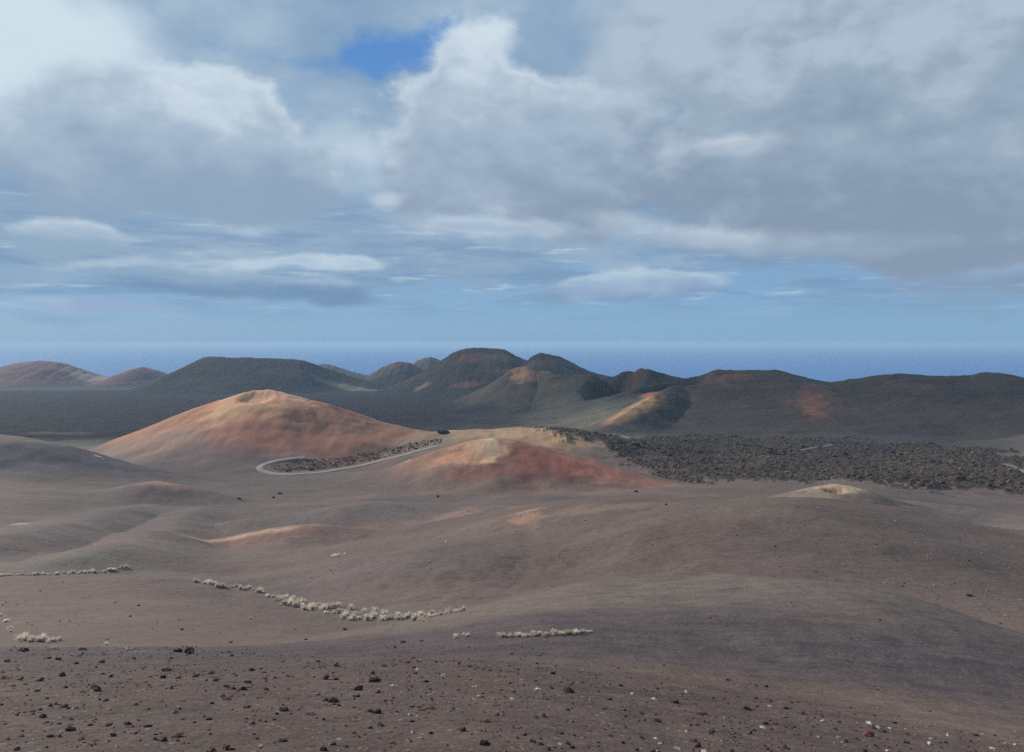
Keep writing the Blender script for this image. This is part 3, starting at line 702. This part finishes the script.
def row(pts, n, spread, hpx, label, group, weight=None):
    pts = np.array(pts, float); d = np.r_[0, np.cumsum(np.hypot(*np.diff(pts[:, :2], axis=0).T))]
    for i in range(n):
        t = (i+random.uniform(.1, .9))/n
        if weight: t = float(np.interp(t, *weight))
        t *= d[-1]
        x = np.interp(t, d, pts[:, 0]); y = np.interp(t, d, pts[:, 1]); sp = np.interp(t, d, pts[:, 2])
        put_tussock(x+random.uniform(-2, 2), y+random.uniform(-1, 1)*sp, hpx*random.uniform(.55, 1.35), label, group)
row([(194,582.5,.8),(215,586,1.5),(240,588,1.8),(262,592,2),(276,599,2)], 27, 1, 4.4, 'pale dry tussock in the thin left arm of the long curving row', 'tussocks in the left arm of the curving row')
row([(278,600,3),(300,605,4),(330,611,6),(350,615,6),(372,617,5),(400,619,3.5),(425,618.5,3)], 72, 1, 6.4, 'pale dry tussock in the thick middle of the long curving row', 'tussocks in the middle of the curving row')
row([(425,617,2.5),(440,614,1.5),(463,610.5,.8)], 22, 1, 4.4, 'pale dry tussock in the thin right end of the long curving row', 'tussocks at the right end of the curving row')
row([(452,640,.6),(460,636.5,.6),(470,636,.4)], 6, 1, 4.2, 'pale tussock in the short clump left of the brow row', 'tussocks in the short clump before the brow')
row([(497,636.5,.8),(515,637,1.2),(530,636,1),(545,636,1),(565,634,.7),(592,632.5,.5)], 34, 1, 4.6, 'pale dry tussock in the short straight row just beyond the brow', 'tussocks in the short row beyond the brow')
row([(0,575.5,.7),(40,575,.8),(70,573.5,.7),(100,572,.7),(112,570.5,.5),(128,567,.5)], 46, 1, 3.2, 'small pale tussock in the straight row at the left edge', 'tussocks in the row at the left edge')
row([(-8,612,1.5),(6,618,3),(10,630,3),(20,640,3)], 14, 1, 4, 'pale tussock on the slope at the far left above the stones', 'tussocks at the far left above the stones')
row([(16,640,2),(28,641,1.5),(45,642,1.5),(60,641,1)], 16, 1, 7, 'yellowish tussock in the clump on the brow at left', 'tussocks in the clump on the left brow')
row([(331,556.5,.8),(338,556,1.6),(344,555.5,.8)], 16, 1, 3.4, 'whitish tussock in the small oval patch right of the orange dune', 'tussocks in the small oval patch')
for px, py, w in [(250,619,3.4),(372,609,3.6),(106,645,4),(446,543,2.6),(440,538,2.4),(429,562,2.4)]:
    put_tussock(px, py, w, {250: 'lone pale tussock below the left arm of the curving row', 372: 'taller pale tussock standing above the middle of the curving row', 106: 'lone pale tussock among stones on the left brow',
        446: 'lower pale tussock of the pair on the dune face left of the orange stain', 440: 'upper pale tussock of the pair on the dune face left of the orange stain', 429: 'lone pale tussock on the dune face below the pair'}[px], None)

# ------------------------------------------------------------------ cairn on the far crest
def cairn():
    p = hit(895, 377.5)
    e = bpy.data.objects.new('cairn', None); C.objects.link(e); e.location = p; tag(e, 'tiny brown stone cairn standing on the crest of the dark right hill', 'cairn')
    for j, (s, z) in enumerate([(2.6, 0), (2.1, 2.2), (1.5, 4.0)]):
        o = bpy.data.objects.new('stone', MESH['red'][j]); C.objects.link(o); o.parent = e; o.location = (0, 0, z); o.scale = (s, s, s*1.1)
cairn()

# ------------------------------------------------------------------ haze
def haze():
    m = bpy.data.materials.new('haze_air'); m.use_nodes = True; nt = m.node_tree; nt.nodes.clear()
    out = nt.nodes.new('ShaderNodeOutputMaterial'); v = nt.nodes.new('ShaderNodeVolumePrincipled')
    v.inputs['Color'].default_value = (.50, .74, 1.0, 1); v.inputs['Density'].default_value = HAZE_D; v.inputs['Anisotropy'].default_value = .1
    nt.links.new(v.outputs[0], out.inputs['Volume'])
    x = 61000; z0, z1 = SEA_Z-80, 26
    V = [(a*x, b*x, c) for c in (z0, z1) for a, b in ((-1,-1),(1,-1),(1,1),(-1,1))]
    me = bpy.data.meshes.new('haze'); me.from_pydata(V, [], [(3,2,1,0),(4,5,6,7),(0,1,5,4),(1,2,6,5),(2,3,7,6),(3,0,4,7)]); me.materials.append(m)
    o = bpy.data.objects.new('haze', me); C.objects.link(o); o['kind'] = 'stuff'
HAZE_D = 5.0e-5
haze()

# ------------------------------------------------------------------ sky
SUN_EL = math.radians(26); SUN_AZ = math.radians(-58)          # azimuth from the view direction, to the left
def world():
    w = bpy.data.worlds.new('World'); SC.world = w; w.use_nodes = True; nt = w.node_tree; nn = nt.nodes; ln = nt.links; nn.clear()
    out = nn.new('ShaderNodeOutputWorld'); bg = nn.new('ShaderNodeBackground'); ln.new(bg.outputs[0], out.inputs[0]); bg.inputs[1].default_value = .1
    sky = nn.new('ShaderNodeTexSky'); sky.sky_type = 'NISHITA'; sky.sun_disc = False; sky.sun_elevation = SUN_EL; sky.sun_rotation = SUN_AZ; sky.altitude = 300
    sky.air_density = 1.0; sky.dust_density = .6; sky.ozone_density = 2.0
    tc = nn.new('ShaderNodeTexCoord'); sp = nn.new('ShaderNodeSeparateXYZ'); ln.new(tc.outputs['Generated'], sp.inputs[0])
    x, y, z = sp.outputs
    az = mathn(nt, 'ARCTAN2', x, y); el = mathn(nt, 'ARCSINE', z)
    cb = nn.new('ShaderNodeCombineXYZ'); ln.new(az, cb.inputs[0]); ln.new(el, cb.inputs[1]); A = cb.outputs[0]
    def noise(scale, det, rough, off=(0, 0, 0), sc=(1, 1, 1), color=False, dist=0):
        mp = nn.new('ShaderNodeMapping'); mp.inputs['Location'].default_value = off; mp.inputs['Scale'].default_value = sc; ln.new(A, mp.inputs[0])
        n = nn.new('ShaderNodeTexNoise'); n.inputs['Scale'].default_value = scale; n.inputs['Detail'].default_value = det; n.inputs['Roughness'].default_value = rough; n.inputs['Distortion'].default_value = dist
        ln.new(mp.outputs[0], n.inputs['Vector']); return n.outputs['Color' if color else 'Fac']
    # billowing warp of the coordinates
    def warp(scale, amp, det, off):
        v = nn.new('ShaderNodeVectorMath'); v.operation = 'SUBTRACT'; ln.new(noise(scale, det, .55, off, (1, 1.4, 1), True), v.inputs[0]); v.inputs[1].default_value = (.5, .5, .5)
        s = nn.new('ShaderNodeVectorMath'); s.operation = 'MULTIPLY'; ln.new(v.outputs[0], s.inputs[0]); s.inputs[1].default_value = (amp, amp*.6, 0); return s.outputs[0]
    w1 = warp(4.5, .3, 8, (3, 1, 0))
    ad = nn.new('ShaderNodeVectorMath'); ad.operation = 'ADD'; ln.new(A, ad.inputs[0]); ln.new(w1, ad.inputs[1]); AW = ad.outputs[0]
    w2 = warp(8, .07, 8, (6, 2, 0)); ad = nn.new('ShaderNodeVectorMath'); ad.operation = 'ADD'; ln.new(A, ad.inputs[0]); ln.new(w2, ad.inputs[1]); AT = ad.outputs[0]
    w3 = warp(7, .16, 9, (1, 7, 0)); ad = nn.new('ShaderNodeVectorMath'); ad.operation = 'ADD'; ln.new(A, ad.inputs[0]); ln.new(w3, ad.inputs[1]); AM = ad.outputs[0]
    def ang(px, py):
        a = math.atan((px-CX)/F); return a, math.atan((346-py)/F*math.cos(a))
    def blob(px, py, rx, ry, amp, vec=None, rot=0):
        a, e = ang(px, py)
        s = nn.new('ShaderNodeVectorMath'); s.operation = 'SUBTRACT'; ln.new(vec or AW, s.inputs[0]); s.inputs[1].default_value = (a, e, 0)
        src = s.outputs[0]
        if rot:
            ro = nn.new('ShaderNodeVectorRotate'); ro.rotation_type = 'Z_AXIS'; ro.inputs['Angle'].default_value = rot; ln.new(src, ro.inputs[0]); src = ro.outputs[0]
        m = nn.new('ShaderNodeVectorMath'); m.operation = 'MULTIPLY'; ln.new(src, m.inputs[0]); m.inputs[1].default_value = (F/rx, F/ry, 0)
        d = nn.new('ShaderNodeVectorMath'); d.operation = 'DOT_PRODUCT'; ln.new(m.outputs[0], d.inputs[0]); ln.new(m.outputs[0], d.inputs[1])
        g = mathn(nt, 'POWER', 2.718, mathn(nt, 'MULTIPLY', d.outputs['Value'], -1.0))
        return mathn(nt, 'MULTIPLY', g, float(amp))
    def add(*s):
        r = s[0]
        for t in s[1:]: r = mathn(nt, 'ADD', r, t)
        return r
    def ss(v, a, b):
        m = nn.new('ShaderNodeMapRange'); m.interpolation_type = 'SMOOTHSTEP'; ln.new(v, m.inputs[0]); m.inputs[1].default_value = a; m.inputs[2].default_value = b; return m.outputs[0]
    def mix(f, a, b):
        m = nn.new('ShaderNodeMix'); m.data_type = 'RGBA'; m.clamp_factor = True
        if isinstance(f, float): m.inputs[0].default_value = f
        else: ln.new(f, m.inputs[0])
        for i, v in ((6, a), (7, b)):
            if isinstance(v, tuple): m.inputs[i].default_value = v+(1,)
            else: ln.new(v, m.inputs[i])
        return m.outputs[2]
    G = 10.0                                                    # colours below are as seen; the background runs at strength .1
    def c(r, g, b): return tuple(lin(r, g, b)*G)
    ne = noise(8, 8, .54, (7, 2, 0), (1, 1.7, 1)); nf = noise(28, 8, .6, (1, 5, 0), (1, 2.2, 1)); nb = noise(3.2, 6, .55, (5, 9, 0), (1, 1.8, 1))
    cen = lambda n, k: mathn(nt, 'MULTIPLY', mathn(nt, 'SUBTRACT', n, .5), float(k))
    det = add(cen(ne, 1.0), cen(nf, .35))
    ne2 = noise(8, 8, .54, (7.22, 1.72, 0), (1, 1.7, 1)); nf2 = noise(28, 8, .6, (1.5, 4.5, 0), (1, 2.2, 1)); nm = noise(16, 7, .52, (4, 4, 0), (1, 1.5, 1)); nm2 = noise(16, 7, .52, (4.25, 3.65, 0), (1, 1.5, 1))
    # clear air: the sky texture, deepened towards the zenith by what is seen between the clouds
    elr = ss(el, 0.0, .45)
    clear = mix(.92, sky.outputs[0], mix(elr, c(128,170,207), c(84,138,204)))
    # veil of high thin cloud
    veil = mix(ss(add(nb, cen(ne, .5)), .3, .75), c(132,162,192), c(164,186,206))
    cov = add(mathn(nt, 'MULTIPLY', ss(el, .0, .12), 1.15), cen(nb, .5), cen(ne, .6), blob(385,44,46,28,-.85), blob(300,56,60,14,-.35), blob(415,38,26,16,-.3), cen(nm, 1.8), blob(215,212,60,9,-.35), blob(170,30,60,60,.1), blob(800,275,200,25,-.35), blob(700,330,400,25,-.5), blob(120,345,300,18,-.5))
    col_ = mix(ss(cov, .25, 1.0), clear, veil)
    # broad light and dark of the deck
    br = add(blob(60,60,150,70,.9), blob(20,20,90,60,.6), blob(230,110,110,60,.2), blob(470,20,130,30,.35), blob(350,150,60,60,.45), blob(700,60,260,90,-.0), cen(nb, .8), cen(ne, .5), blob(350,225,90,30,.2), blob(30,150,60,70,.2))
    col_ = mix(mathn(nt, 'MULTIPLY', ss(br, .05, 1.2), .9), col_, c(212,228,238))
    # streets of stratus low down
    st = noise(6, 8, .6, (2, 3, 0), (1, 7, 1)); st2 = noise(11, 7, .6, (8, 1, 0), (1, 8, 1))
    low = mathn(nt, 'MULTIPLY', ss(el, .015, .07), mathn(nt, 'SUBTRACT', 1.0, ss(el, .13, .22)))
    d1 = mathn(nt, 'MULTIPLY', ss(st, .44, .62), low)
    col_ = mix(mathn(nt, 'MULTIPLY', d1, .7), col_, c(120,152,186))
    d2 = mathn(nt, 'MULTIPLY', ss(st2, .54, .72), low)
    col_ = mix(mathn(nt, 'MULTIPLY', d2, .7), col_, c(186,206,222))
    relief = add(mathn(nt, 'SUBTRACT', ne, ne2), mathn(nt, 'MULTIPLY', mathn(nt, 'SUBTRACT', nm, nm2), .8), mathn(nt, 'MULTIPLY', mathn(nt, 'SUBTRACT', nf, nf2), .2))
    def cloud(blobs, edge, soft, dk, lt, body, top, shade_c, k=1.0, op=1.0, vk=1.0, thin=True):
        """a heap of cloud: blobs give its outline, light falls off from its top to its base, lumps are lit from the upper left"""
        blobs = [tuple(b)+(AT if thin else AM,) for b in blobs]
        f = add(*[blob(*b) for b in blobs], cen(ne, 1.4*k), cen(nm, .6*k), cen(nf, .35*k))
        msk = ss(f, edge-.05, edge+soft*1.5)
        a, e0 = ang(512, dk); _, e1 = ang(512, lt); h = e1-e0
        v = add(el, cen(nb, .9*vk*h), mathn(nt, 'MULTIPLY', relief, .85*vk*h))
        lo = ss(v, e0-.1*h, e0+.75*h); hi = ss(v, e0+.55*h, e1+.25*h)
        cc = mix(lo, shade_c, body)
        thinness = mathn(nt, 'SUBTRACT', 1.0, ss(f, edge+soft, edge+soft+.55))
        cc = mix(mathn(nt, 'MAXIMUM', mathn(nt, 'MULTIPLY', hi, .9), mathn(nt, 'MULTIPLY', mathn(nt, 'MULTIPLY', thinness, ss(v, e0+.2*h, e1)), .8)), cc, top)
        return msk, cc
    def over(base, cl, op=1.0):
        return mix(mathn(nt, 'MULTIPLY', cl[0], float(op)), base, cl[1])
    # dark bar and lit streets left of centre
    col_ = over(col_, cloud([(250,288,120,13,1.2), (330,300,60,9,.8), (180,280,60,9,.7), (60,320,120,9,.6)], .4, .6, 300, 270, c(134,162,190), c(150,176,200), c(112,142,176), .6), .75)
    col_ = over(col_, cloud([(300,264,95,8,1.2), (350,260,40,9,.8), (320,283,80,7,.8), (60,303,120,8,1.0), (150,312,60,6,.8), (215,325,40,5,.6), (400,326,60,5,.7), (240,225,50,14,.8), (130,268,90,6,.8)], .45, .5, 320, 262, c(176,198,216), c(204,219,232), c(150,174,204), .6), .8)
    col_ = over(col_, cloud([(48,238,40,16,1.3), (80,246,44,11,.9)], .45, .35, 256, 232, c(190,206,222), c(224,235,243), c(146,172,196), .7), .85)
    # left heap
    col_ = over(col_, cloud([(60,150,50,60,.8), (110,130,60,46,1.1), (185,135,80,52,1.2), (250,155,56,46,1.1), (295,195,34,26,.9), (180,190,140,26,.9)], .4, .28, 222, 85, c(170,189,208), c(212,226,236), c(143,166,190), .9, vk=1.0, thin=False), .95)
    # centre heap
    col_ = over(col_, cloud([(465,95,55,58,1.3), (540,120,80,62,1.1), (430,155,56,46,1.0), (520,185,120,36,1.0), (600,170,90,60,.9)], .4, .28, 235, 50, c(168,186,205), c(212,226,236), c(138,157,180), .9, vk=1.0, thin=False), .95)
    col_ = over(col_, cloud([(385,198,28,12,1.1), (460,232,70,13,1.1), (540,236,70,10,.8)], .45, .5, 260, 210, c(172,188,208), c(198,213,226), c(144,164,192), .7), .75)
    # great grey deck at right
    col_ = over(col_, cloud([(790,60,190,110,1.6), (960,90,200,140,1.6), (860,190,240,44,1.3), (980,210,160,34,1.2), (650,20,90,50,.5), (1150,150,200,120,1.2)], .5, .6, 235, 30, c(152,171,190), c(178,195,210), c(135,153,175), .8, vk=1.7, thin=False), .95)
    col_ = over(col_, cloud([(735,148,50,14,1.3), (690,157,60,10,.8), (790,172,110,10,.8), (940,178,110,14,.6)], .35, .9, 170, 138, c(176,189,205), c(204,215,227), c(154,173,191), .7), .9)
    col_ = over(col_, cloud([(690,238,90,12,1.1), (800,246,110,11,1.2), (900,250,80,8,.7), (620,222,60,13,.8)], .35, .7, 264, 230, c(174,189,206), c(200,212,224), c(146,168,190), .7), .9)
    col_ = over(col_, cloud([(630,288,76,13,1.3), (690,280,50,8,.8), (585,294,36,10,.9)], .4, .4, 302, 276, c(160,184,208), c(190,209,224), c(128,153,186), .7), .8)
    col_ = over(col_, cloud([(960,285,110,9,.9), (1010,276,50,8,.8), (900,300,60,6,.5)], .45, .7, 300, 270, c(146,174,204), c(164,188,211), c(126,154,188), .7), .6)
    ln.new(col_, bg.inputs[0])
    w.cycles.sampling_method = 'MANUAL'; w.cycles.sample_map_resolution = 512
world()
sd = bpy.data.lights.new('sun', 'SUN'); sd.energy = 5.0; sd.angle = math.radians(.6); sd.color = (1, .93, .83)
so = bpy.data.objects.new('sun', sd); C.objects.link(so)
from mathutils import Vector
dv = Vector((math.sin(SUN_AZ)*math.cos(SUN_EL), math.cos(SUN_AZ)*math.cos(SUN_EL), math.sin(SUN_EL)))
so.rotation_euler = dv.to_track_quat('Z', 'Y').to_euler(); so.location = (0, 0, 60)

# ------------------------------------------------------------------ high thin clouds added up-sun, out of view, to shade plain and hills
def shade_cloud(name, tx, ty, tz, rx, ry, H_=4800, seed=1, dens=.5):
    L = (H_-tz)/math.tan(SUN_EL); cx, cy = tx+L*math.sin(SUN_AZ), ty+L*math.cos(SUN_AZ)
    V, Fq = ico(5)
    ang_ = np.arctan2(V[:, 1], V[:, 0]); r = 1+.28*fbm(V[:, 0]*1.6+seed*9, V[:, 1]*1.6, 5, seed, .6)+.1*fbm(V[:, 0]*7+seed, V[:, 1]*7+V[:, 2]*5, 3, seed+3)
    V = V*r[:, None]; V[:, 2] = np.where(V[:, 2] < 0, V[:, 2]*.3, V[:, 2]+.25*np.abs(fbm(V[:, 0]*3, V[:, 1]*3, 4, seed+5)))
    W = V*np.array([rx, ry, min(rx, ry)*.3])+np.array([cx, cy, H_])
    m, nt, nn, ln, bs = nodes('thin_shade_cloud'); bs.inputs['Base Color'].default_value = (.85, .85, .87, 1); bs.inputs['Roughness'].default_value = 1
    t = nn.new('ShaderNodeBsdfTransparent'); ms = nn.new('ShaderNodeMixShader'); ms.inputs[0].default_value = dens; ln.new(t.outputs[0], ms.inputs[1]); ln.new(bs.outputs[0], ms.inputs[2]); ln.new(ms.outputs[0], nn['Material Output'].inputs['Surface'])
    o = np_mesh(name, W, Fq, m); o['kind'] = 'stuff'
shade_cloud('cloud', 1250, 1560, -100, 1050, 330, seed=3, dens=.26)
shade_cloud('cloud', -1000, 2450, -190, 1500, 1300, seed=5, dens=.22)
shade_cloud('cloud', -330, 660, -110, 150, 70, seed=8, dens=.3)

# ------------------------------------------------------------------ camera
cd = bpy.data.cameras.new('camera'); cd.sensor_width = 36; cd.lens = F/1024*36; cd.clip_start = .1; cd.clip_end = 150000
cd.shift_y = -(376-CY)/1024
co = bpy.data.objects.new('camera', cd); C.objects.link(co); co.location = (0, 0, 0); co.rotation_euler = (math.radians(90), 0, 0); SC.camera = co

SC.view_settings.view_transform = 'Standard'; SC.view_settings.look = 'None'; SC.view_settings.exposure = 0; SC.view_settings.gamma = 1; SC.view_settings.use_curve_mapping = False
SC.cycles.use_denoising = False; SC.cycles.max_bounces = 5; SC.cycles.transparent_max_bounces = 12; SC.cycles.volume_bounces = 0; SC.cycles.diffuse_bounces = 2
